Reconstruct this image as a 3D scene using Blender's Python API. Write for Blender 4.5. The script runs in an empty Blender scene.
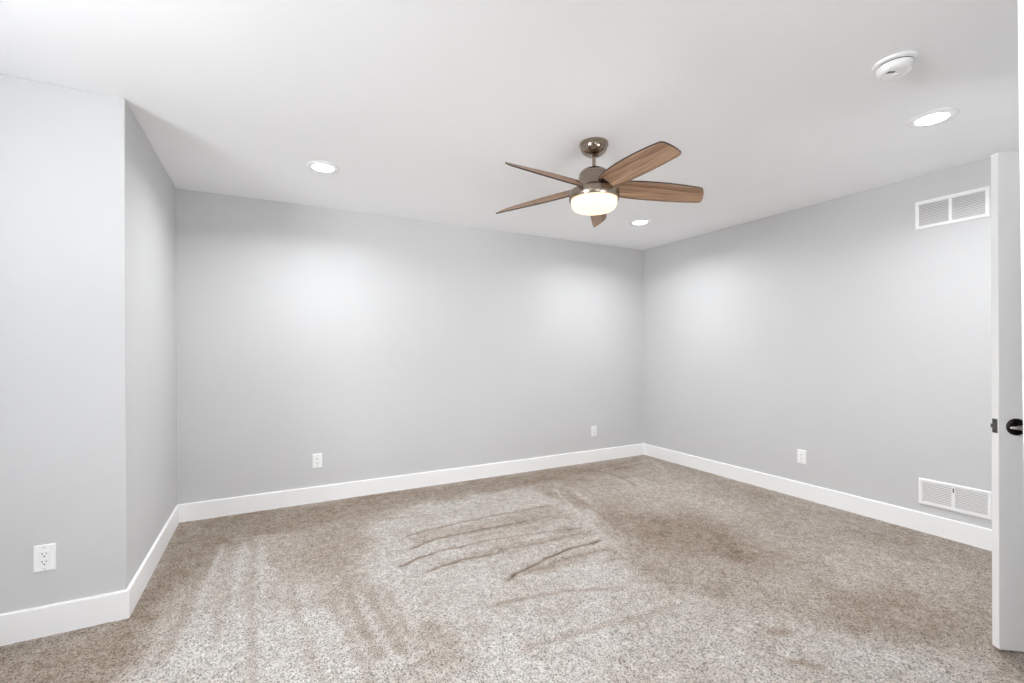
import bpy, bmesh, math, random
import numpy as np
from mathutils import Vector, Matrix

scene = bpy.context.scene
C = scene.collection
PI = math.pi

# ---------------------------------------------------------------- camera
YAW = math.radians(27.9497)
ROLL = math.radians(-0.1651)
cam_data = bpy.data.cameras.new('camera')
cam_data.sensor_width = 36.0
cam_data.lens = 458.154 / 1024.0 * 36.0
cam_data.shift_y = 8.337 / 1024.0
cam_data.clip_start = 0.02
cam = bpy.data.objects.new('camera', cam_data)
_f = Vector((math.sin(YAW), math.cos(YAW), 0))
_r = Vector((math.cos(YAW), -math.sin(YAW), 0))
_u = Vector((0, 0, 1))
_r2 = _r * math.cos(ROLL) + _u * math.sin(ROLL)
_u2 = _u * math.cos(ROLL) - _r * math.sin(ROLL)
cam.matrix_world = Matrix(((_r2.x, _u2.x, -_f.x, 0), (_r2.y, _u2.y, -_f.y, 0), (_r2.z, _u2.z, -_f.z, 1.2575), (0, 0, 0, 1)))
C.objects.link(cam)
scene.camera = cam

# ---------------------------------------------------------------- light and exposure
SKY = 19.0            # bright overcast sky outside the windows
GROUND = 32.0         # sunlit pale ground outside, throws light up to the ceiling
DOWNLIGHT = 12.0      # watts of each led downlight's beam
LENS = 9.0           # glow of its lens
SPREAD = 154.0       # beam angle
GLOBE = 1.15          # fan light shade
scene.view_settings.view_transform = 'Standard'
scene.view_settings.look = 'None'
scene.view_settings.gamma = 1.0
scene.view_settings.use_curve_mapping = False
scene.view_settings.exposure = 0.37
world = bpy.data.worlds.new('overcast_sky')
scene.world = world
world.use_nodes = True
wn = world.node_tree
bg = wn.nodes['Background']
bg.inputs['Color'].default_value = (0.945, 0.975, 1.0, 1)
w_tc = wn.nodes.new('ShaderNodeTexCoord')
w_sep = wn.nodes.new('ShaderNodeSeparateXYZ')
w_map = wn.nodes.new('ShaderNodeMapRange')       # horizon: ground below, sky above
w_map.inputs['From Min'].default_value = -0.04
w_map.inputs['From Max'].default_value = 0.04
w_map.inputs['To Min'].default_value = GROUND
w_map.inputs['To Max'].default_value = SKY
wn.links.new(w_tc.outputs['Generated'], w_sep.inputs[0])
wn.links.new(w_sep.outputs['Z'], w_map.inputs['Value'])
wn.links.new(w_map.outputs['Result'], bg.inputs['Strength'])
scene.cycles.max_bounces = 14
scene.cycles.diffuse_bounces = 10
scene.cycles.use_denoising = True
scene.cycles.sample_clamp_indirect = 8.0


def portal(name, loc, rot, sx, sy):
    l = bpy.data.lights.new(name, 'AREA')
    l.shape = 'RECTANGLE'
    l.size = sx
    l.size_y = sy
    l.cycles.is_portal = True
    o = bpy.data.objects.new(name, l)
    o.location = loc
    o.rotation_euler = rot
    C.objects.link(o)


# window openings (y0, y1, z0, z1 on the left wall; x0, x1, z0, z1 on the rear wall)
H = 2.44
XL, XR = -1.75, 3.940
YB, YR = 4.085, -2.6
WIN_L = (0.42, 1.52, 1.30, 2.12)
ADDED_WIN_R = (-0.80, -0.20, 1.35, 1.85)  # unseen rear window, added for ambient light
ADDED_WIN_F = (1.35, 1.95, 1.02, 1.82)  # invented front-wall window, added to brighten the far ceiling
portal('window_portal', (XL - 0.14, (WIN_L[0] + WIN_L[1]) / 2, (WIN_L[2] + WIN_L[3]) / 2), (0, -PI / 2, 0), WIN_L[3] - WIN_L[2], WIN_L[1] - WIN_L[0])
portal('added_rear_window_portal', ((ADDED_WIN_R[0] + ADDED_WIN_R[1]) / 2, YR - 0.14, (ADDED_WIN_R[2] + ADDED_WIN_R[3]) / 2), (PI / 2, 0, 0), ADDED_WIN_R[1] - ADDED_WIN_R[0], ADDED_WIN_R[3] - ADDED_WIN_R[2])
portal('added_front_window_portal', ((ADDED_WIN_F[0] + ADDED_WIN_F[1]) / 2, 0.06, (ADDED_WIN_F[2] + ADDED_WIN_F[3]) / 2), (PI / 2, 0, 0), ADDED_WIN_F[1] - ADDED_WIN_F[0], ADDED_WIN_F[3] - ADDED_WIN_F[2])

FAN_PHASE = 3.8
PITCH_ROOT, PITCH_TIP, DROOP, BLADE_Z = 41.0, 29.0, 0.050, -0.250
CARPET = ((0.37, 0.300, 0.243), (0.51, 0.450, 0.40), (0.68, 0.658, 0.63), (0.19, 0.16, 0.135))
REGIONS = [  # brushed pile; the pale lower-centre blocks also carry painted window light
    (0.36, 0.25, [(3.39,3.57),(3.81,1.04),(2.41,0.66),(0.96,1.43),(2.46,3.66)]),
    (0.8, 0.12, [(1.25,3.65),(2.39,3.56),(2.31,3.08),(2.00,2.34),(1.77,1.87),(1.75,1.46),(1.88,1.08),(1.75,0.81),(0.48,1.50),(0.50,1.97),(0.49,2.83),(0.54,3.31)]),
    (0.95, 0.15, [(-0.31,2.76),(0.28,2.56),(0.42,2.01),(0.47,1.60),(-0.47,2.11),(-0.40,2.45)]),
    (0.72, 0.1, [(-0.29,3.25),(-0.14,3.35),(0.32,2.92),(0.31,2.43),(-0.30,2.65)]),
    (0.78, 0.15, [(1.28,1.91),(1.97,1.64),(2.20,1.14),(2.52,0.69),(2.17,0.59),(0.86,1.29)]),
    (0.58, 0.14, [(2.84,3.54),(3.43,3.33),(3.33,2.39),(2.97,2.21),(2.72,2.86)]),
    (0.58, 0.14, [(2.98,1.72),(3.41,1.58),(3.44,1.10),(3.15,1.01),(2.70,1.25)]),
    (0.06, 0.16, [(2.25,2.80),(2.87,2.39),(2.72,1.63),(2.45,1.63),(2.20,2.14)]),
    (0.12, 0.18, [(2.56,1.33),(2.90,1.04),(2.75,0.88),(2.39,0.96),(2.32,1.16)]),
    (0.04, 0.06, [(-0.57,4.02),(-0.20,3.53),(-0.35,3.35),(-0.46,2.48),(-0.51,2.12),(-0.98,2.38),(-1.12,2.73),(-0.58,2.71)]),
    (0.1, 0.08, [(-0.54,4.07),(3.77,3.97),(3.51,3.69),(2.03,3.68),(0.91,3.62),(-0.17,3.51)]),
    (0.38, 0.12, [(0.00,3.25),(0.50,3.15),(0.48,2.50),(0.27,2.45),(0.10,2.77)]),
    (0.48, 0.05, [(0.63,2.06),(0.71,2.07),(0.74,1.86),(0.72,1.63),(0.62,1.67),(0.54,1.76)]),
    (0.48, 0.05, [(0.88,3.10),(1.96,3.10),(1.98,2.82),(1.73,2.73),(1.05,2.83),(0.75,2.81)]),
    (0.5, 0.05, [(0.84,2.65),(1.91,2.64),(1.92,2.43),(1.60,2.53),(0.84,2.51)]),
    (0.35, 0.05, [(1.35,2.29),(1.58,2.33),(1.92,2.25),(1.76,2.20),(1.41,2.22)]),
    (0.3, 0.04, [(2.15,3.65),(2.38,3.50),(2.25,2.85),(2.12,2.92),(2.09,3.30)]),
    (0.62, 0.05, [(0.43,2.48),(0.56,2.41),(0.57,2.01),(0.53,1.86),(0.46,1.90)]),
]
STROKES = [
    (-0.35, 0.016, 0.75, [(0.82,3.06),(1.00,3.08),(1.24,3.11),(1.60,3.11),(1.97,3.12)]),
    (-0.35, 0.018, 0.85, [(0.78,2.84),(0.92,2.91),(1.08,2.92),(1.41,2.91),(1.65,2.91)]),
    (-0.25, 0.014, 0.5, [(1.41,2.91),(1.83,2.90),(2.07,2.86)]),
    (-0.35, 0.02, 0.95, [(0.66,2.64),(0.79,2.70),(0.94,2.73),(1.09,2.73)]),
    (-0.25, 0.014, 0.7, [(1.09,2.73),(1.27,2.73),(1.58,2.68),(1.94,2.62)]),
    (-0.35, 0.02, 0.95, [(0.79,2.51),(0.92,2.54),(1.06,2.55),(1.23,2.54)]),
    (-0.25, 0.014, 0.7, [(1.23,2.54),(1.34,2.56),(1.60,2.53),(1.99,2.53)]),
    (-0.35, 0.022, 1.0, [(1.15,2.22),(1.29,2.27),(1.47,2.33),(1.67,2.37),(1.91,2.38)]),
    (-0.25, 0.014, 0.6, [(1.25,2.22),(1.42,2.25),(1.59,2.27),(1.91,2.24)]),
    (-0.08, 0.02, 0.6, [(0.94,2.02),(1.04,2.02),(1.18,2.00),(1.34,1.97),(1.56,1.88)]),
    (0.15, 0.03, 0.6, [(0.94,1.66),(1.05,1.66),(1.16,1.65),(1.42,1.62),(1.75,1.61)]),
    (-0.08, 0.02, 0.6, [(1.76,2.14),(1.91,2.10)]),
    (1.0, 0.03, 0.9, [(0.39,2.52),(0.40,2.32),(0.41,2.13),(0.43,1.97),(0.45,1.80)]),
    (0.25, 0.04, 0.6, [(0.37,2.65),(0.37,2.35),(0.38,2.14),(0.40,1.91)]),
    (0.2, 0.035, 0.7, [(0.46,2.42),(0.47,2.16),(0.48,1.91)]),
    (0.15, 0.025, 0.6, [(0.53,2.43),(0.54,2.16),(0.54,1.97)]),
    (0.8, 0.03, 0.8, [(2.26,3.44),(2.07,2.81),(1.98,2.47),(1.90,2.13)]),
    (-0.08, 0.03, 0.6, [(2.31,3.35),(2.22,2.78),(2.13,2.31)]),
    (0.9, 0.02, 0.6, [(0.67,2.76),(0.96,2.88),(1.38,2.85),(1.77,2.81)]),
    (0.9, 0.02, 0.6, [(0.72,2.55),(1.05,2.64),(1.54,2.62),(1.91,2.54)]),
    (0.9, 0.03, 0.9, [(-0.26,3.47),(-0.29,2.98),(-0.31,2.57),(-0.29,2.25)]),
    (0.15, 0.045, 0.6, [(-0.30,3.49),(-0.34,3.00),(-0.36,2.60),(-0.39,2.30)]),
    (0.9, 0.03, 0.8, [(-0.14,3.44),(-0.15,3.03),(-0.16,2.58),(-0.14,2.02)]),
    (0.9, 0.03, 0.8, [(-0.04,3.42),(-0.04,2.84),(-0.01,2.41),(0.02,1.94)]),
    (0.35, 0.035, 0.5, [(-0.09,3.38),(-0.09,2.87),(-0.07,2.28),(-0.06,1.98)]),
    (0.38, 0.035, 0.5, [(-0.20,3.44),(-0.22,2.82),(-0.21,2.28)]),
    (0.4, 0.04, 0.5, [(0.08,2.91),(0.11,2.44),(0.17,1.86)]),
    (1.0, 0.03, 0.6, [(0.14,2.63),(0.17,2.31),(0.21,1.98)]),
    (0.3, 0.03, 0.5, [(0.27,2.45),(0.31,2.07),(0.33,1.77)]),
    (0.9, 0.02, 0.5, [(-0.22,3.54),(0.00,3.51),(0.18,3.39)]),
    (-0.08, 0.03, 0.8, [(1.95,1.25),(2.02,1.22)]),
    (0.05, 0.03, 0.8, [(1.84,1.09),(1.88,1.06),(1.91,1.02)]),
    (-0.08, 0.03, 0.8, [(2.62,2.35),(2.69,2.22),(2.66,1.97),(2.73,1.71)]),
    (0.15, 0.04, 0.5, [(3.72,2.53),(3.66,2.09),(3.82,1.78),(3.78,1.42)]),
    (0.15, 0.04, 0.5, [(3.27,1.63),(3.35,1.41),(3.42,1.25)]),
    (-0.08, 0.04, 0.5, [(2.49,1.29),(2.67,1.12),(2.92,1.10)]),
    (-0.08, 0.03, 0.6, [(2.84,3.84),(3.06,3.59),(2.97,3.18)]),
    (0.8, 0.03, 0.6, [(3.39,3.80),(3.82,3.85),(3.60,3.42)]),
    (-0.08, 0.02, 0.6, [(2.50,3.72),(2.94,3.82),(3.07,3.66)]),
    (0.8, 0.02, 0.5, [(3.03,3.77),(3.40,3.80),(3.44,3.55)]),
    (-0.08, 0.02, 0.6, [(2.84,3.46),(3.15,3.45),(3.25,3.16)]),
    (0.7, 0.03, 0.5, [(3.18,3.35),(3.17,2.85),(3.30,2.55)]),
    (0.05, 0.012, 0.7, [(0.63,3.99),(1.02,4.03)]),
    (0.05, 0.012, 0.6, [(1.03,3.77),(1.40,3.82),(2.11,3.82)]),
    (-0.08, 0.015, 0.5, [(1.07,3.36),(0.72,3.43)]),
    (-0.08, 0.03, 0.6, [(2.08,3.67),(2.74,3.90),(3.05,3.81)]),
]


# ---------------------------------------------------------------- materials
def mat(name, color, rough=0.6, metallic=0.0, spec=0.5):
    m = bpy.data.materials.new(name)
    m.use_nodes = True
    b = m.node_tree.nodes['Principled BSDF']
    b.inputs['Base Color'].default_value = (*color, 1)
    b.inputs['Roughness'].default_value = rough
    b.inputs['Metallic'].default_value = metallic
    b.inputs['Specular IOR Level'].default_value = spec
    return m, m.node_tree, b


def N(nt, kind, **kw):
    n = nt.nodes.new(kind)
    for k, v in kw.items():
        setattr(n, k, v)
    return n


def noise(nt, scale, detail=2.0, rough=0.5, coord='Object', stretch=None):
    tc = N(nt, 'ShaderNodeTexCoord')
    n = N(nt, 'ShaderNodeTexNoise')
    n.inputs['Scale'].default_value = scale
    n.inputs['Detail'].default_value = detail
    n.inputs['Roughness'].default_value = rough
    if stretch:
        mp = N(nt, 'ShaderNodeMapping')
        mp.inputs['Scale'].default_value = stretch
        nt.links.new(tc.outputs[coord], mp.inputs['Vector'])
        nt.links.new(mp.outputs['Vector'], n.inputs['Vector'])
    else:
        nt.links.new(tc.outputs[coord], n.inputs['Vector'])
    return n


def ramp(nt, fac, stops):
    r = N(nt, 'ShaderNodeValToRGB')
    while len(r.color_ramp.elements) < len(stops):
        r.color_ramp.elements.new(0.5)
    for e, (p, c) in zip(r.color_ramp.elements, stops):
        e.position = p
        e.color = (*c, 1)
    nt.links.new(fac, r.inputs['Fac'])
    return r


def bump(nt, b, height, strength, dist):
    u = N(nt, 'ShaderNodeBump')
    u.inputs['Strength'].default_value = strength
    u.inputs['Distance'].default_value = dist
    nt.links.new(height, u.inputs['Height'])
    nt.links.new(u.outputs['Normal'], b.inputs['Normal'])


def painted(name, color, rough, grain=0.0006):
    m, nt, b = mat(name, color, rough, spec=0.35)
    n = noise(nt, 220, 3)
    bump(nt, b, n.outputs['Fac'], 0.25, grain)
    w = noise(nt, 1.3, 2)
    r = ramp(nt, w.outputs['Fac'], [(0.3, tuple(c * 0.985 for c in color)), (0.7, tuple(min(1, c * 1.01) for c in color))])
    nt.links.new(r.outputs['Color'], b.inputs['Base Color'])
    return m


M = {}
M['wall'] = painted('pale_grey_wall_paint', (0.622, 0.627, 0.633), 0.75)
M['ceiling'] = painted('white_ceiling_paint', (0.945, 0.955, 0.97), 0.85)
M['trim'] = painted('white_trim_paint', (0.95, 0.955, 0.96), 0.38, 0.0002)
M['door'] = painted('white_door_paint', (0.88, 0.88, 0.88), 0.42, 0.0002)
M['plastic'] = painted('white_plastic', (0.94, 0.945, 0.95), 0.35, 0.0001)
M['slat'] = painted('white_grille_enamel', (0.78, 0.77, 0.765), 0.4, 0.0001)
M['duct'] = mat('dark_duct_lining', (0.10, 0.095, 0.09), 0.9)[0]
M['slot'] = mat('dark_slot', (0.03, 0.03, 0.03), 0.6)[0]
M['screw'] = mat('painted_screw', (0.55, 0.55, 0.54), 0.35, 0.4)[0]

# brushed nickel: fine rings around the vertical axis
m, nt, b = mat('brushed_nickel', (0.45, 0.39, 0.32), 0.26, 1.0)
n = noise(nt, 60, 4, 0.6, 'Object', (1, 1, 14))
r = ramp(nt, n.outputs['Fac'], [(0.3, (0.22, 0.18, 0.145)), (0.7, (0.40, 0.335, 0.275))])
nt.links.new(r.outputs['Color'], b.inputs['Base Color'])
bump(nt, b, n.outputs['Fac'], 0.15, 0.0006)
M['nickel'] = m
M['nickel_bright'] = mat('polished_nickel', (0.33, 0.27, 0.215), 0.14, 1.0)[0]
M['bronze'] = mat('dark_bronze', (0.035, 0.03, 0.028), 0.28, 0.9)[0]
M['steel'] = mat('satin_steel', (0.15, 0.145, 0.14), 0.35, 1.0)[0]
M['lever'] = mat('satin_lever_metal', (0.62, 0.60, 0.58), 0.28, 1.0)[0]

# wood blade: grain runs along local X
m, nt, b = mat('weathered_oak', (0.4, 0.27, 0.18), 0.45)
n = noise(nt, 9, 6, 0.55, 'Object', (0.22, 7, 1))
n2 = noise(nt, 34, 4, 0.6, 'Object', (0.12, 9, 1))
mx = N(nt, 'ShaderNodeMath', operation='MULTIPLY_ADD')
mx.inputs[1].default_value = 0.45
nt.links.new(n2.outputs['Fac'], mx.inputs[0])
sc = N(nt, 'ShaderNodeMath', operation='MULTIPLY')
sc.inputs[1].default_value = 0.6
nt.links.new(n.outputs['Fac'], sc.inputs[0])
nt.links.new(sc.outputs[0], mx.inputs[2])
r = ramp(nt, mx.outputs[0], [(0.38, (0.11, 0.06, 0.036)), (0.47, (0.225, 0.13, 0.078)), (0.56, (0.34, 0.208, 0.128)), (0.68, (0.47, 0.31, 0.205))])
nt.links.new(r.outputs['Color'], b.inputs['Base Color'])
bump(nt, b, mx.outputs[0], 0.2, 0.001)
M['oak'] = m
M['oak_edge'] = mat('dark_blade_edge', (0.035, 0.022, 0.015), 0.5)[0]


def emitter(name, color, strength, base=(0.9, 0.9, 0.88)):
    m, nt, b = mat(name, base, 0.35)
    b.inputs['Emission Color'].default_value = (*color, 1)
    b.inputs['Emission Strength'].default_value = strength
    return m, nt, b


M['led'] = emitter('downlight_lens_glow', (0.96, 0.98, 1.0), LENS)[0]
m, nt, b = emitter('frosted_glass_glow', (1.0, 0.74, 0.40), GLOBE, (0.40, 0.39, 0.37))
M['globe'] = m

m = bpy.data.materials.new('window_glass')
m.use_nodes = True
nt = m.node_tree
nt.nodes.clear()
out = N(nt, 'ShaderNodeOutputMaterial')
tr = N(nt, 'ShaderNodeBsdfTransparent')
gl = N(nt, 'ShaderNodeBsdfGlossy')
gl.inputs['Roughness'].default_value = 0.02
mixs = N(nt, 'ShaderNodeMixShader')
mixs.inputs[0].default_value = 0.05
nt.links.new(tr.outputs[0], mixs.inputs[1])
nt.links.new(gl.outputs[0], mixs.inputs[2])
nt.links.new(mixs.outputs[0], out.inputs['Surface'])
M['glass'] = m

# carpet: cut pile, the attribute pile_lay_and_light mixes tuft brushing with window light painted in the lower centre
m, nt, b = mat('cut_pile_carpet', (0.4, 0.35, 0.3), 0.95, spec=0.1)
at = N(nt, 'ShaderNodeAttribute', attribute_name='pile_lay_and_light')
lay_and_light = ramp(nt, at.outputs['Fac'], [(0.0, CARPET[3]), (0.23, CARPET[0]), (0.60, CARPET[1]), (1.0, CARPET[2])])
nf = noise(nt, 160, 3, 0.85, 'Object', (1.0, 0.8, 1))
nm = noise(nt, 24, 3, 0.6)
sp = ramp(nt, nf.outputs['Fac'], [(0.37, (0.14, 0.125, 0.11)), (0.46, (0.79, 0.78, 0.765)), (0.54, (1.07, 1.07, 1.07)), (0.66, (1.40, 1.40, 1.40))])
mp = ramp(nt, nm.outputs['Fac'], [(0.3, (0.86, 0.85, 0.84)), (0.7, (1.10, 1.10, 1.10))])
x1 = N(nt, 'ShaderNodeMix', data_type='RGBA', blend_type='MULTIPLY')
x1.inputs[0].default_value = 1.0
nt.links.new(lay_and_light.outputs['Color'], x1.inputs[6])
nt.links.new(sp.outputs['Color'], x1.inputs[7])
x2 = N(nt, 'ShaderNodeMix', data_type='RGBA', blend_type='MULTIPLY')
x2.inputs[0].default_value = 1.0
nt.links.new(x1.outputs[2], x2.inputs[6])
nt.links.new(mp.outputs['Color'], x2.inputs[7])
nt.links.new(x2.outputs[2], b.inputs['Base Color'])
bump(nt, b, nf.outputs['Fac'], 0.8, 0.012)
M['carpet'] = m


# ---------------------------------------------------------------- mesh helpers
def mesh_obj(name, bm, mats, parent=None, smooth=False, bevel=0.0, seg=2, angle=35):
    me = bpy.data.meshes.new(name)
    bmesh.ops.recalc_face_normals(bm, faces=bm.faces)
    if smooth:
        for f in bm.faces:
            f.smooth = True
    bm.to_mesh(me)
    bm.free()
    for mm in (mats if isinstance(mats, (list, tuple)) else [mats]):
        me.materials.append(mm)
    o = bpy.data.objects.new(name, me)
    C.objects.link(o)
    if parent:
        o.parent = parent
    if bevel:
        bv = o.modifiers.new('bevel', 'BEVEL')
        bv.width = bevel
        bv.segments = seg
        bv.limit_method = 'ANGLE'
        bv.angle_limit = math.radians(angle)
    if smooth:
        me.set_sharp_from_angle(angle=math.radians(38))
    return o


def box(bm, a, b):
    x0, y0, z0 = a
    x1, y1, z1 = b
    v = [bm.verts.new(p) for p in ((x0, y0, z0), (x1, y0, z0), (x1, y1, z0), (x0, y1, z0), (x0, y0, z1), (x1, y0, z1), (x1, y1, z1), (x0, y1, z1))]
    return [bm.faces.new([v[i] for i in q]) for q in ((0, 3, 2, 1), (4, 5, 6, 7), (0, 1, 5, 4), (1, 2, 6, 5), (2, 3, 7, 6), (3, 0, 4, 7))]


def boxes(*bb):
    bm = bmesh.new()
    for a, b in bb:
        box(bm, a, b)
    return bm


def lathe(profile, n=64, axis='Z'):
    """surface of revolution; profile = [(radius, height)...], closed at radius 0"""
    bm = bmesh.new()
    rings = []
    for r, z in profile:
        if r <= 1e-6:
            rings.append([bm.verts.new((0, 0, z))])
        else:
            rings.append([bm.verts.new((r * math.cos(2 * PI * k / n), r * math.sin(2 * PI * k / n), z)) for k in range(n)])
    for a, b in zip(rings, rings[1:]):
        for k in range(n):
            k2 = (k + 1) % n
            if len(a) == 1 and len(b) == 1:
                continue
            if len(a) == 1:
                bm.faces.new((a[0], b[k], b[k2]))
            elif len(b) == 1:
                bm.faces.new((a[k], a[k2], b[0]))
            else:
                bm.faces.new((a[k], a[k2], b[k2], b[k]))
    if axis == 'Y':      # height runs towards -Y
        bmesh.ops.rotate(bm, verts=bm.verts, cent=(0, 0, 0), matrix=Matrix.Rotation(PI / 2, 3, 'X'))
    return bm


def empty(name, loc, rz=0.0):
    o = bpy.data.objects.new(name, None)
    o.location = loc
    o.rotation_euler = (0, 0, rz)
    o.empty_display_size = 0.05
    C.objects.link(o)
    return o


def tag(o, label, cat, group=None):
    o['label'] = label
    o['category'] = cat
    if group:
        o['group'] = group
    return o


def struct(name, bm, m, **kw):
    o = mesh_obj(name, bm, m, **kw)
    o['kind'] = 'structure'
    return o


def copy_tree(o, parent=None):
    c = o.copy()
    C.objects.link(c)
    c.parent = parent
    for ch in list(o.children):
        copy_tree(ch, c)
    return c


# ---------------------------------------------------------------- the room
T = 0.12
XB = -0.593          # face of the alcove return
YF = 2.744            # face of the projecting wall
XJ, YJ = 0.932, 0.218  # end of the front wall beside the opening the room is seen from
YJ0 = YJ - 0.12
HX, HY = 3.2425, 0.2547  # door hinge
# floor slab and carpet
struct('subfloor', boxes(((XL - T, YR - T, -0.14), (XR + T, YB + T, -0.02))), M['slot'])


def seg_dist(P, pts):
    d = np.full(len(P), 1e9)
    pts = np.array(pts, float)
    for a, b in zip(pts, pts[1:]):
        ab = b - a
        t = np.clip(((P - a) @ ab) / (ab @ ab + 1e-12), 0, 1)
        d = np.minimum(d, np.hypot(*(P - a - t[:, None] * ab).T))
    return d


def inside(P, poly):
    r = np.zeros(len(P), bool)
    n = len(poly)
    for i in range(n):
        (x0, y0), (x1, y1) = poly[i], poly[(i + 1) % n]
        if y0 == y1:
            continue
        c = ((y0 > P[:, 1]) != (y1 > P[:, 1])) & (P[:, 0] < (x1 - x0) * (P[:, 1] - y0) / (y1 - y0) + x0)
        r ^= c
    return r


def value_noise(P, cell, seed):
    rs = np.random.RandomState(seed)
    g = rs.rand(512, 512)
    q = (P + 20) / cell
    i = np.floor(q).astype(int)
    f = q - i
    f = f * f * (3 - 2 * f)
    a = g[i[:, 0] % 512, i[:, 1] % 512]; b2 = g[(i[:, 0] + 1) % 512, i[:, 1] % 512]
    c = g[i[:, 0] % 512, (i[:, 1] + 1) % 512]; d = g[(i[:, 0] + 1) % 512, (i[:, 1] + 1) % 512]
    return (a * (1 - f[:, 0]) + b2 * f[:, 0]) * (1 - f[:, 1]) + (c * (1 - f[:, 0]) + d * f[:, 0]) * f[:, 1]


def build_carpet():
    step = 0.0125
    nx = int((XR - XL) / step) + 1
    ny = int((YB - YR) / step) + 1
    xs = np.linspace(XL, XR, nx)
    ys = np.linspace(YR, YB, ny)
    X, Y = np.meshgrid(xs, ys)
    P = np.stack([X.ravel(), Y.ravel()], 1)
    # wobble the outlines so no brush mark is ruler straight
    W = P + 0.11 * (np.stack([value_noise(P, 0.22, 1), value_noise(P, 0.22, 2)], 1) - 0.5) + 0.06 * (np.stack([value_noise(P, 0.07, 3), value_noise(P, 0.07, 4)], 1) - 0.5)
    L = np.full(len(P), 0.38)
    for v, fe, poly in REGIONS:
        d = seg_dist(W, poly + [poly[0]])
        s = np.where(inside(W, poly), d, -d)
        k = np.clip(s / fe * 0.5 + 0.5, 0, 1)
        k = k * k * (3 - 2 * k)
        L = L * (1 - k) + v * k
    big = value_noise(P, 0.55, 5) * 0.4 + value_noise(P, 0.21, 6) * 0.35 + value_noise(P, 0.09, 7) * 0.25
    L += (big - 0.5) * 0.5
    L += (value_noise(P, 0.035, 8) - 0.5) * 0.26 + (value_noise(P, 0.018, 13) - 0.5) * 0.16
    W2 = P + 0.020 * (np.stack([value_noise(P, 0.07, 9), value_noise(P, 0.07, 10)], 1) - 0.5)
    Z = np.zeros(len(P))
    for v, wi, st, pts in STROKES:
        d = seg_dist(W2, pts)
        e = np.hypot(*(P - np.array(pts[0])).T), np.hypot(*(P - np.array(pts[-1])).T)
        k = np.exp(-(d / (wi * 0.62)) ** 2) * st * (0.65 + 0.6 * (value_noise(P, 0.045, 11)))
        k = np.clip(k, 0, 1)
        L = L * (1 - k) + v * k
        Z += (-0.004 if v < 0.5 else 0.002) * k
    L = (np.clip(L, -0.3, 1) + 0.3) / 1.3
    Z += (value_noise(P, 0.03, 12) - 0.5) * 0.003 + 0.009
    co = np.stack([P[:, 0], P[:, 1], Z], 1)
    idx = np.arange(nx * ny).reshape(ny, nx)
    F = np.stack([idx[:-1, :-1].ravel(), idx[:-1, 1:].ravel(), idx[1:, 1:].ravel(), idx[1:, :-1].ravel()], 1)
    me = bpy.data.meshes.new('floor')
    me.vertices.add(len(co))
    me.vertices.foreach_set('co', co.ravel())
    me.loops.add(F.size)
    me.loops.foreach_set('vertex_index', F.ravel())
    me.polygons.add(len(F))
    me.polygons.foreach_set('loop_start', np.arange(len(F)) * 4)
    me.polygons.foreach_set('use_smooth', np.ones(len(F), bool))
    me.update(calc_edges=True)
    a = me.attributes.new('pile_lay_and_light', 'FLOAT', 'POINT')
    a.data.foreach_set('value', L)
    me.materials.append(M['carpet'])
    o = bpy.data.objects.new('floor', me)
    o['kind'] = 'structure'
    C.objects.link(o)


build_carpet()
struct('ceiling', boxes(((XL - T, YR - T, H), (XR + T, YB + T, H + 0.12))), M['ceiling'])
struct('wall_back', boxes(((XB, YB, -0.02), (XR, YB + T, H))), M['wall'])
struct('wall_right', boxes(((XR, YJ0, -0.02), (XR + T, YB + T, H))), M['wall'])
bm = boxes(((XL - T, YF, -0.02), (XB, YB + T, H)))
struct('wall_projecting', bm, M['wall'], bevel=0.004, seg=3)
# left wall around its window
y0, y1, z0, z1 = WIN_L
struct('wall_left', boxes(((XL - T, YR, -0.02), (XL, y0, H)), ((XL - T, y1, -0.02), (XL, YF, H)),
                          ((XL - T, y0, -0.02), (XL, y1, z0)), ((XL - T, y0, z1), (XL, y1, H))), M['wall'])
x0, x1, z0, z1 = ADDED_WIN_R
struct('wall_rear', boxes(((XL - T, YR - T, -0.02), (x0, YR, H)), ((x1, YR - T, -0.02), (XJ + T, YR, H)),
                          ((x0, YR - T, -0.02), (x1, YR, z0)), ((x0, YR - T, z1), (x1, YR, H))), M['wall'])
# front wall with its doorway, and the passage wall beside the camera
DX0, DX1 = HX - 0.80, HX + 0.02
DZ = 2.085
x0, x1, z0, z1 = ADDED_WIN_F
struct('wall_front', boxes(((XJ + 0.014, YJ0, -0.02), (x0, YJ, H)), ((x1, YJ0, -0.02), (DX0, YJ, H)), ((x0, YJ0, -0.02), (x1, YJ, z0)), ((x0, YJ0, z1), (x1, YJ, H)), ((DX1, YJ0, -0.02), (XR, YJ, H)),
                           ((DX0, YJ0, DZ), (DX1, YJ, H))), M['wall'])
struct('wall_passage', boxes(((XJ + 0.014, YR, -0.02), (XJ + T, YJ0, H))), M['wall'])
# closet behind the doorway
struct('wall_closet', boxes(((DX0 - 0.12, -0.92, -0.02), (XR + T, -0.80, H)), ((DX0 - 0.12, -0.80, -0.02), (DX0, YJ0, H)), ((XR, -0.80, -0.02), (XR + T, YJ0, H))), M['wall'])


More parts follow.
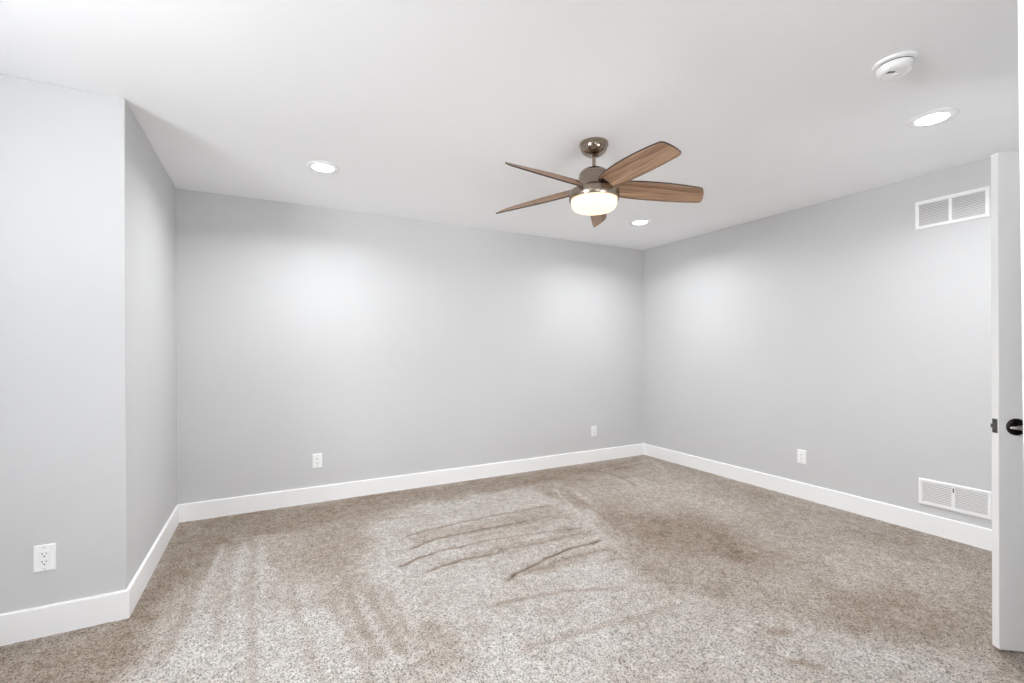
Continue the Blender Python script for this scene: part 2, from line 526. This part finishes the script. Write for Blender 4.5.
def window(name, w, h, place):
    """white frame with a centre mullion and two panes, in local x (width) and z (height)"""
    fr = 0.055
    f = struct(name, boxes(((0, -0.04, 0), (w, 0.04, fr)), ((0, -0.04, h - fr), (w, 0.04, h)), ((0, -0.04, fr), (fr, 0.04, h - fr)),
                           ((w - fr, -0.04, fr), (w, 0.04, h - fr)), ((w / 2 - 0.025, -0.035, fr), (w / 2 + 0.025, 0.035, h - fr))), M['trim'])
    for s in (0, 1):
        a = fr if s == 0 else w / 2 + 0.025
        b2 = w / 2 - 0.025 if s == 0 else w - fr
        p = mesh_obj('pane', boxes(((a, -0.004, fr), (b2, 0.004, h - fr))), M['glass'], f)
    f.matrix_world = place
    return f


y0, y1, z0, z1 = WIN_L
window('window_1', y1 - y0, z1 - z0, Matrix.Translation((XL - 0.075, y0, z0)) @ Matrix.Rotation(PI / 2, 4, 'Z'))
x0, x1, z0, z1 = ADDED_WIN_R
window('added_rear_window', x1 - x0, z1 - z0, Matrix.Translation((x0, YR - 0.075, z0)))  # added out of view as soft fill from behind the camera
x0, x1, z0, z1 = ADDED_WIN_F
window('added_front_window', x1 - x0, z1 - z0, Matrix.Translation((x0, YJ0 + 0.055, z0)))  # added out of view to lift ceiling and back wall


# baseboards: 140 mm boards with an eased top edge
def baseboard(name, p0, p1, nrm, cut0=0.0, cut1=0.0):
    p0, p1, nrm = Vector(p0), Vector(p1), Vector(nrm)
    d = (p1 - p0).normalized()
    prof = [(0, -0.015), (0.014, -0.015), (0.014, 0.1345), (0.0125, 0.138), (0.010, 0.140), (0, 0.140)]
    bm = bmesh.new()
    ends = []
    for p, c in ((p0, cut0), (p1, cut1)):
        ends.append([bm.verts.new(Vector((p.x, p.y, 0)) + Vector((nrm.x, nrm.y, 0)) * t + Vector((d.x, d.y, 0)) * c * t + Vector((0, 0, z))) for t, z in prof])
    n = len(prof)
    for k in range(n):
        bm.faces.new((ends[0][k], ends[0][(k + 1) % n], ends[1][(k + 1) % n], ends[1][k]))
    bm.faces.new(ends[0]); bm.faces.new(list(reversed(ends[1])))
    return struct(name, bm, M['trim'])


baseboard('baseboard_back', (XB, YB), (XR, YB), (0, -1), 1, -1)
baseboard('baseboard_right', (XR, YB), (XR, YJ), (-1, 0), 1, -1)
baseboard('baseboard_return', (XB, YF), (XB, YB), (1, 0), -1, -1)
baseboard('baseboard_projecting', (XL, YF), (XB, YF), (0, -1), 1, 1)
baseboard('baseboard_left', (XL, YR), (XL, YF), (1, 0), 1, -1)
baseboard('baseboard_front', (XJ + 0.09, YJ), (DX0 - 0.07, YJ), (0, 1), 0, 0)

# white board closing the end of the front wall, a little out of plumb as in the photo
bm = bmesh.new()
fs = box(bm, (XJ, YJ0 - 0.015, 0), (XJ + 0.014, YJ, H))
box(bm, (XJ, YJ, 0), (XJ + 0.075, YJ + 0.014, H))
box(bm, (XJ, YJ0 - 0.015, 0), (XJ + 0.013, YJ0, H))
for v in bm.verts:
    v.co.x -= 0.027 * (v.co.z - 1.25)
    if v.co.z > 2:
        v.co.z = H
struct('trim_1', bm, M['trim'])
# door casing and jamb
struct('trim_2', boxes(((DX0 - 0.07, YJ, 0), (DX0, YJ + 0.014, DZ + 0.07)), ((DX1, YJ, 0), (DX1 + 0.07, YJ + 0.014, DZ + 0.07)), ((DX0, YJ, DZ), (DX1, YJ + 0.014, DZ + 0.07)),
                       ((DX0, YJ0, 0), (DX0 + 0.014, YJ, DZ)), ((DX1 - 0.012, YJ0, 0), (DX1, YJ - 0.005, DZ)), ((DX0 + 0.014, YJ0, DZ - 0.014), (DX1 - 0.012, YJ, DZ))), M['trim'])

# ---------------------------------------------------------------- the open door (local x from the latch edge to the hinges, y away from the camera side)
DW = 0.76
du = Vector((0.785, -0.62, 0)).normalized()
dn = Vector((-du.y, du.x, 0))
door = struct('door_1', boxes(((0, 0, 0.021), (DW, 0.035, 2.063))), M['door'], bevel=0.0015)
door.matrix_world = Matrix.Translation(Vector((HX, HY, 0)) - du * DW) @ Matrix(((du.x, dn.x, 0, 0), (du.y, dn.y, 0, 0), (0, 0, 1, 0), (0, 0, 0, 1)))
LZ = 0.937


def lever(side):
    """side -1 = the face towards the camera"""
    yb = 0.0 if side < 0 else 0.035
    ro = lathe([(0, 0), (0.0345, 0), (0.0345, 0.004), (0.033, 0.007), (0.029, 0.009), (0.0135, 0.0105), (0.0125, 0.014), (0, 0.014)], 48, 'Y')
    if side > 0:
        bmesh.ops.scale(ro, verts=ro.verts, vec=(1, -1, 1))
    bmesh.ops.translate(ro, verts=ro.verts, vec=(0.060, yb, LZ))
    rose = mesh_obj('lever_rose', ro, M['bronze'], door, smooth=True)
    # handle: neck out of the rose then a flat bar towards the hinges
    bm = lathe([(0, 0.012), (0.0105, 0.012), (0.010, 0.038), (0, 0.038)], 24, 'Y')
    if side > 0:
        bmesh.ops.scale(bm, verts=bm.verts, vec=(1, -1, 1))
    bmesh.ops.translate(bm, verts=bm.verts, vec=(0.060, yb, LZ))
    st = []
    for k in range(15):
        t = k / 14
        x = 0.022 + 0.150 * t
        y = side * (0.038 - 0.004 * math.sin(t * PI * 0.5) + (0.010 * max(0, (0.12 - t) / 0.12) ** 2 * -1))
        hh = 0.0065 - 0.001 * t
        if k == 0:
            hh = 0.0045
        tt = 0.0055 - 0.0015 * t
        st.append([bm.verts.new((x, yb + y + tt * math.cos(q), LZ + hh * math.sin(q))) for q in [2 * PI * j / 12 for j in range(12)]])
    for a, b2 in zip(st, st[1:]):
        for j in range(12):
            bm.faces.new((a[j], a[(j + 1) % 12], b2[(j + 1) % 12], b2[j]))
    bm.faces.new(st[0]); bm.faces.new(st[-1])
    h = mesh_obj('lever_handle', bm, M['lever'], door, smooth=True)
    h['label'] = 'satin metal lever handle'
    return rose


lever(-1)['label'] = 'dark round lever rose'
lever(1)['label'] = 'dark round lever rose'
# latch plate and bolt in the door edge
lp = mesh_obj('latch_plate', boxes(((-0.0012, 0.005, LZ - 0.029), (0.002, 0.030, LZ + 0.029))), M['steel'], door, bevel=0.0008)
lp['label'] = 'grey metal latch plate'
bm = bmesh.new()
v = [bm.verts.new(p) for p in ((0, 0.009, LZ - 0.008), (0, 0.027, LZ - 0.008), (-0.009, 0.027, LZ - 0.008), (-0.009, 0.023, LZ - 0.008),
                               (0, 0.009, LZ + 0.008), (0, 0.027, LZ + 0.008), (-0.009, 0.027, LZ + 0.008), (-0.009, 0.023, LZ + 0.008))]
for q in ((0, 1, 2, 3), (4, 5, 6, 7), (0, 1, 5, 4), (1, 2, 6, 5), (2, 3, 7, 6), (3, 0, 4, 7)):
    bm.faces.new([v[i] for i in q])
mesh_obj('latch_bolt', bm, M['steel'], lp)
bm = bmesh.new()
for zz in (LZ - 0.021, LZ + 0.021):
    g = lathe([(0, 0), (0.0035, 0), (0.003, 0.001), (0, 0.001)], 12)
    bmesh.ops.rotate(g, verts=g.verts, cent=(0, 0, 0), matrix=Matrix.Rotation(-PI / 2, 3, 'Y'))
    bmesh.ops.translate(g, verts=g.verts, vec=(-0.0012, 0.0175, zz))
    tmp = bpy.data.meshes.new('tmp'); g.to_mesh(tmp); g.free(); bm.from_mesh(tmp); bpy.data.meshes.remove(tmp)
mesh_obj('latch_screw', bm, M['slot'], lp)
for zz in (0.2, 1.05, 1.88):
    bm = lathe([(0, 0), (0.006, 0), (0.006, 0.09), (0, 0.09)], 16)
    bmesh.ops.translate(bm, verts=bm.verts, vec=(DW + 0.006, 0.041, zz))
    mesh_obj('hinge', bm, M['steel'], door, smooth=True)


# ---------------------------------------------------------------- ceiling fan
def tube_profile(*p):
    return list(p)


FZ = H
FAN_YAW = math.radians(FAN_PHASE) - YAW
fan = empty('ceiling_fan', (1.650, 2.100, FZ), FAN_YAW)
tag(fan, 'five-blade ceiling fan with weathered oak blades and lit frosted glass bowl', 'ceiling fan')
mesh_obj('canopy', lathe([(0, 0), (0.080, 0), (0.081, -0.004), (0.0805, -0.018), (0.078, -0.020), (0.077, -0.026), (0.073, -0.040), (0.064, -0.054),
                          (0.050, -0.065), (0.036, -0.071), (0.026, -0.073), (0, -0.073)], 72), M['nickel_bright'], fan, smooth=True)
mesh_obj('downrod', lathe([(0, -0.060), (0.010, -0.060), (0.010, -0.150), (0, -0.150)], 32), M['nickel_bright'], fan, smooth=True)
mesh_obj('coupling', lathe([(0, -0.132), (0.0125, -0.132), (0.014, -0.136), (0.017, -0.148), (0.022, -0.150), (0.022, -0.153), (0, -0.153)], 32), M['bronze'], fan, smooth=True)
# motor housing: domed cap, upright drum, flare down to the light ring
mesh_obj('motor_cap', lathe([(0, -0.142), (0.030, -0.144), (0.052, -0.149), (0.070, -0.158), (0.081, -0.171), (0.085, -0.180), (0.085, -0.184), (0, -0.184)], 72),
         M['nickel_bright'], fan, smooth=True)
mesh_obj('motor_housing', lathe([(0, -0.183), (0.084, -0.183), (0.086, -0.190), (0.090, -0.215), (0.098, -0.240), (0.110, -0.258), (0.126, -0.272), (0.138, -0.279), (0.138, -0.283), (0, -0.283)], 72),
         M['nickel'], fan, smooth=True)
mesh_obj('light_ring', lathe([(0.10, -0.278), (0.141, -0.278), (0.143, -0.282), (0.143, -0.323), (0.141, -0.326), (0.131, -0.326), (0.130, -0.305), (0.10, -0.300)], 96),
         M['nickel'], fan, smooth=True)
gl_ = mesh_obj('glass_bowl', lathe([(0.10, -0.298), (0.129, -0.302), (0.130, -0.314), (0.130, -0.326), (0.129, -0.345), (0.125, -0.362), (0.117, -0.375), (0.104, -0.382),
                                    (0.08, -0.385), (0.04, -0.387), (0, -0.3875)], 96), M['globe'], fan, smooth=True)
gl_['label'] = 'lit frosted glass bowl'


def blade(k):
    """blade outline in local x (radius) and y (+ = anticlockwise edge seen from above); pitched about its own length"""
    xs = [0.085, 0.11, 0.15, 0.20, 0.27, 0.35, 0.44, 0.53, 0.60]
    hi = [-0.034, -0.041, -0.048, -0.053, -0.058, -0.060, -0.059, -0.055, -0.049]
    lo = [0.036, 0.043, 0.049, 0.054, 0.058, 0.060, 0.061, 0.060, 0.058]
    tipx = [0.622, 0.640, 0.652, 0.657, 0.655, 0.648, 0.634]
    tipy = [-0.055, -0.044, -0.026, -0.004, 0.020, 0.042, 0.059]
    outline = list(zip(xs, hi)) + list(zip(tipx, tipy)) + list(zip(reversed(xs), reversed(lo)))
    bm = bmesh.new()
    th = 0.0075

    def place(x, y, z):
        p = math.radians(PITCH_ROOT + (PITCH_TIP - PITCH_ROOT) * (x - 0.1) / 0.55)
        s = -y                                  # clockwise side is raised
        return Vector((x, -s * math.cos(p) - z * math.sin(p) * 0, BLADE_Z + s * math.sin(p) + z - DROOP * x))
    grid_t, grid_b = [], []
    # longitudinal stations with 7 points across
    st = []
    full = [(x, a, b2) for x, a, b2 in zip(xs, hi, lo)]
    full += [(0.615, -0.046, 0.058), (0.625, -0.041, 0.057), (0.634, -0.030, 0.0565), (0.643, -0.012, 0.055), (0.650, 0.012, 0.052), (0.653, 0.028, 0.047)]
    for x, a, b2 in full:
        st.append([(x, a + (b2 - a) * j / 8) for j in range(9)])
    for row in st:
        grid_t.append([bm.verts.new(place(x, y, th / 2)) for x, y in row])
        grid_b.append([bm.verts.new(place(x, y, -th / 2)) for x, y in row])
    side = []
    for i in range(len(st) - 1):
        for j in range(8):
            bm.faces.new((grid_t[i][j], grid_t[i + 1][j], grid_t[i + 1][j + 1], grid_t[i][j + 1])).material_index = 0
            bm.faces.new((grid_b[i][j], grid_b[i][j + 1], grid_b[i + 1][j + 1], grid_b[i + 1][j])).material_index = 0
    loop_t = [g[0] for g in grid_t] + grid_t[-1][1:] + [g[8] for g in reversed(grid_t[:-1])] + list(reversed(grid_t[0][1:8]))
    loop_b = [g[0] for g in grid_b] + grid_b[-1][1:] + [g[8] for g in reversed(grid_b[:-1])] + list(reversed(grid_b[0][1:8]))
    n = len(loop_t)
    for i in range(n):
        bm.faces.new((loop_t[i], loop_t[(i + 1) % n], loop_b[(i + 1) % n], loop_b[i])).material_index = 1
    o = mesh_obj('blade', bm, [M['oak'], M['oak_edge']], fan)
    for f in o.data.polygons:
        f.use_smooth = f.material_index == 0
    o.rotation_euler = (0, 0, k * 2 * PI / 5)
    # the short dark metal arm that carries it, ending under the root
    arm = bmesh.new()
    box(arm, (0.070, -0.022, BLADE_Z - 0.010), (0.135, 0.022, BLADE_Z + 0.001))
    for v in arm.verts:
        if v.co.x > 0.1:
            v.co.z -= v.co.y * -math.tan(math.radians(-PITCH_ROOT)) * 1.0
            v.co.y *= 0.8
    a = mesh_obj('blade_bracket', arm, M['bronze'], o, bevel=0.002)
    return o


for k in range(5):
    blade(k)


# ---------------------------------------------------------------- recessed downlights
def make_downlight():
    t = empty('recessed_downlight', (0, 0, H))
    mesh_obj('trim_ring', lathe([(0.066, -0.001), (0.100, 0), (0.1005, -0.002), (0.098, -0.0045), (0.085, -0.0065), (0.068, -0.0075), (0.0655, -0.006), (0.066, -0.001)], 72), M['plastic'], t, smooth=True)
    mesh_obj('lens', lathe([(0.0657, -0.0015), (0.0657, -0.0065), (0.060, -0.0085), (0.045, -0.0098), (0.03, -0.0103), (0, -0.0106)], 72), M['led'], t, smooth=True)['label'] = 'glowing round lens'
    l = bpy.data.lights.new('downlight_beam', 'AREA')
    l.shape = 'DISK'
    l.size = 0.12
    l.energy = DOWNLIGHT
    l.color = (0.96, 0.98, 1.0)
    l.spread = math.radians(SPREAD)
    lo = bpy.data.objects.new('downlight_beam', l)
    lo.location = (0, 0, -0.0115)
    lo.parent = t
    C.objects.link(lo)
    return t


dl0 = make_downlight()
spots = [(0.311, 3.179, 'lit round recessed downlight nearest the projecting wall, left of the fan'),
         (3.044, 3.196, 'lit round recessed downlight deep in the room, seen just below the right fan blade'),
         (3.006, 1.064, 'lit round recessed downlight beside the smoke detector'),
         (0.311, 1.064, 'lit round recessed downlight near the passage, in front of the projecting wall')]
for i, (x, y, lab) in enumerate(spots):
    o = dl0 if i == 0 else copy_tree(dl0)
    o.location = (x, y, H)
    tag(o, lab, 'ceiling light', 'recessed downlights in the ceiling')

# ---------------------------------------------------------------- smoke detector
sd = empty('smoke_detector', (2.288, 0.929, H), -YAW)
tag(sd, 'round white smoke detector on the ceiling with a dark slot', 'smoke detector')
mesh_obj('mounting_base', lathe([(0, 0), (0.074, 0), (0.0755, -0.004), (0.074, -0.009), (0.067, -0.012), (0, -0.012)], 72), M['plastic'], sd, smooth=True)
mesh_obj('shadow_gap', lathe([(0, -0.010), (0.0605, -0.010), (0.0605, -0.018), (0, -0.018)], 64), M['slot'], sd, smooth=True)
mesh_obj('cover', lathe([(0, -0.0165), (0.0625, -0.0165), (0.0635, -0.019), (0.062, -0.030), (0.058, -0.040), (0.054, -0.044), (0.047, -0.046), (0.043, -0.0435), (0.040, -0.0435), (0, -0.0445)], 72), M['plastic'], sd, smooth=True)
mesh_obj('test_button', lathe([(0, -0.042), (0.013, -0.042), (0.013, -0.0465), (0.011, -0.0475), (0, -0.048)], 32), M['plastic'], sd, smooth=True).location = (0.012, 0.012, 0)
bm = bmesh.new()
for j in range(4):
    box(bm, (-0.034 + j * 0.007, -0.012 - j * 0.001, -0.0452), (-0.0305 + j * 0.007, 0.003 - j * 0.002, -0.0425))
mesh_obj('sounder_slot', bm, M['slot'], sd)


# ---------------------------------------------------------------- wall outlets (local x right, z up, y into the wall; faces -y)
def make_outlet():
    t = empty('power_outlet', (0, 0, 0))
    bm = bmesh.new()
    w, h = 0.0365, 0.0585
    ring = [(w, h, 0.0), (w, h, -0.0025), (w - 0.004, h - 0.004, -0.0060), (0.0175, 0.0345, -0.0062), (0.0172, 0.0342, -0.0045)]
    loops = [[bm.verts.new((sx * a, d, sz * b2)) for sx, sz in ((-1, -1), (1, -1), (1, 1), (-1, 1))] for a, b2, d in ring]
    for A, B in zip(loops, loops[1:]):
        for j in range(4):
            bm.faces.new((A[j], A[(j + 1) % 4], B[(j + 1) % 4], B[j]))
    bm.faces.new(loops[0]); bm.faces.new(loops[-1])
    mesh_obj('faceplate', bm, M['plastic'], t)
    s = mesh_obj('socket_insert', boxes(((-0.0165, -0.0085, -0.0335), (0.0165, -0.0035, 0.0335))), M['plastic'], t, bevel=0.0012)
    for zc in (0.0175, -0.0175):
        bm = bmesh.new()
        box(bm, (-0.0080, -0.0089, zc - 0.001), (-0.0054, -0.0080, zc + 0.0075))
        box(bm, (0.0054, -0.0089, zc), (0.0078, -0.0080, zc + 0.0070))
        g = [bm.verts.new((0.0028 * math.cos(q), -0.0089, zc - 0.0085 + 0.0028 * math.sin(q))) for q in [2 * PI * j / 12 for j in range(12)]]
        bm.faces.new(g)
        mesh_obj('socket_slot', bm, M['slot'], s)
    for zc in (0.0475, -0.0475):
        g = lathe([(0, 0.0058), (0.0030, 0.0058), (0.0028, 0.0068), (0, 0.0070)], 16, 'Y')
        bmesh.ops.translate(g, verts=g.verts, vec=(0, 0, zc))
        mesh_obj('screw', g, M['screw'], t)
    return t


ot = make_outlet()
outs = [(-0.872, YF, 0.3495, 0, 'white wall outlet on the projecting wall at the left of the photo'),
        (0.350, YB, 0.349, 0, 'white wall outlet at the left end of the back wall'),
        (3.197, YB, 0.347, 0, 'white wall outlet on the back wall close to the far corner'),
        (XR, 2.253, 0.355, -PI / 2, 'white wall outlet on the right wall')]
for i, (x, y, z, rz, lab) in enumerate(outs):
    o = ot if i == 0 else copy_tree(ot)
    o.location = (x, y, z)
    o.rotation_euler = (0, 0, rz)
    tag(o, lab, 'outlet', 'wall outlets around the room')


# ---------------------------------------------------------------- return air grilles (local x along the wall, z up, faces -y)
def make_grille(name, w, h, bars, fill, fw, label, lever_notch):
    t = empty(name, (0, 0, 0))
    tag(t, label, 'vent')
    bm = bmesh.new()
    prof = [(0.0, 0.0), (0.0, -0.003), (0.005, -0.008), (fw - 0.004, -0.008), (fw, -0.004), (fw, 0.0)]
    corners = ((-1, -1), (1, -1), (1, 1), (-1, 1))
    loops = [[bm.verts.new((sx * (w / 2 - i), d, sz * (h / 2 - i))) for sx, sz in corners] for i, d in prof]
    for A, B in zip(loops, loops[1:] + loops[:1]):
        for j in range(4):
            bm.faces.new((A[j], A[(j + 1) % 4], B[(j + 1) % 4], B[j]))
    mesh_obj('frame', bm, M['plastic'], t)
    mesh_obj('divider', boxes(((-0.008, -0.008, -h / 2 + fw), (0.008, -0.0002, h / 2 - fw))), M['plastic'], t, bevel=0.001)
    mesh_obj('backing', boxes(((-w / 2 + fw, -0.0015, -h / 2 + fw), (w / 2 - fw, -0.0002, h / 2 - fw))), M['duct'], t)
    for s in (-1, 1):
        a, b2 = (-w / 2 + fw, -0.008) if s < 0 else (0.008, w / 2 - fw)
        bm = bmesh.new()
        hh = h - 2 * fw
        for k in range(bars):
            z = -hh / 2 + hh * (k + 0.5) / bars
            dz = hh / bars * fill
            vs = [bm.verts.new(q) for q in ((a, -0.0066, z - dz - 0.0005), (b2, -0.0066, z - dz - 0.0005), (b2, -0.0016, z + dz - 0.0005), (a, -0.0016, z + dz - 0.0005),
                                            (a, -0.0066, z - dz + 0.0007), (b2, -0.0066, z - dz + 0.0007), (b2, -0.0016, z + dz + 0.0007), (a, -0.0016, z + dz + 0.0007))]
            for q in ((0, 3, 2, 1), (4, 5, 6, 7), (0, 1, 5, 4), (1, 2, 6, 5), (2, 3, 7, 6), (3, 0, 4, 7)):
                bm.faces.new([vs[i] for i in q])
        mesh_obj('louver_panel', bm, M['slat'], t)
    if lever_notch:
        mesh_obj('damper_lever', boxes(((-0.001, -0.0125, h / 2 - fw - 0.034), (0.004, -0.008, h / 2 - fw - 0.006))), M['duct'], t)['label'] = 'small dark damper lever'
    return t


g = make_grille('wall_vent', 0.371, 0.190, 14, 0.41, 0.022, 'white two-panel wall vent high up near the ceiling', False)
g.location = (XR, 1.3008, 2.1695); g.rotation_euler = (0, 0, -PI / 2)
g = make_grille('wall_vent', 0.362, 0.175, 12, 0.33, 0.020, 'white two-panel wall vent low down just above the baseboard', True)
g.location = (XR, 1.290, 0.2855); g.rotation_euler = (0, 0, -PI / 2)
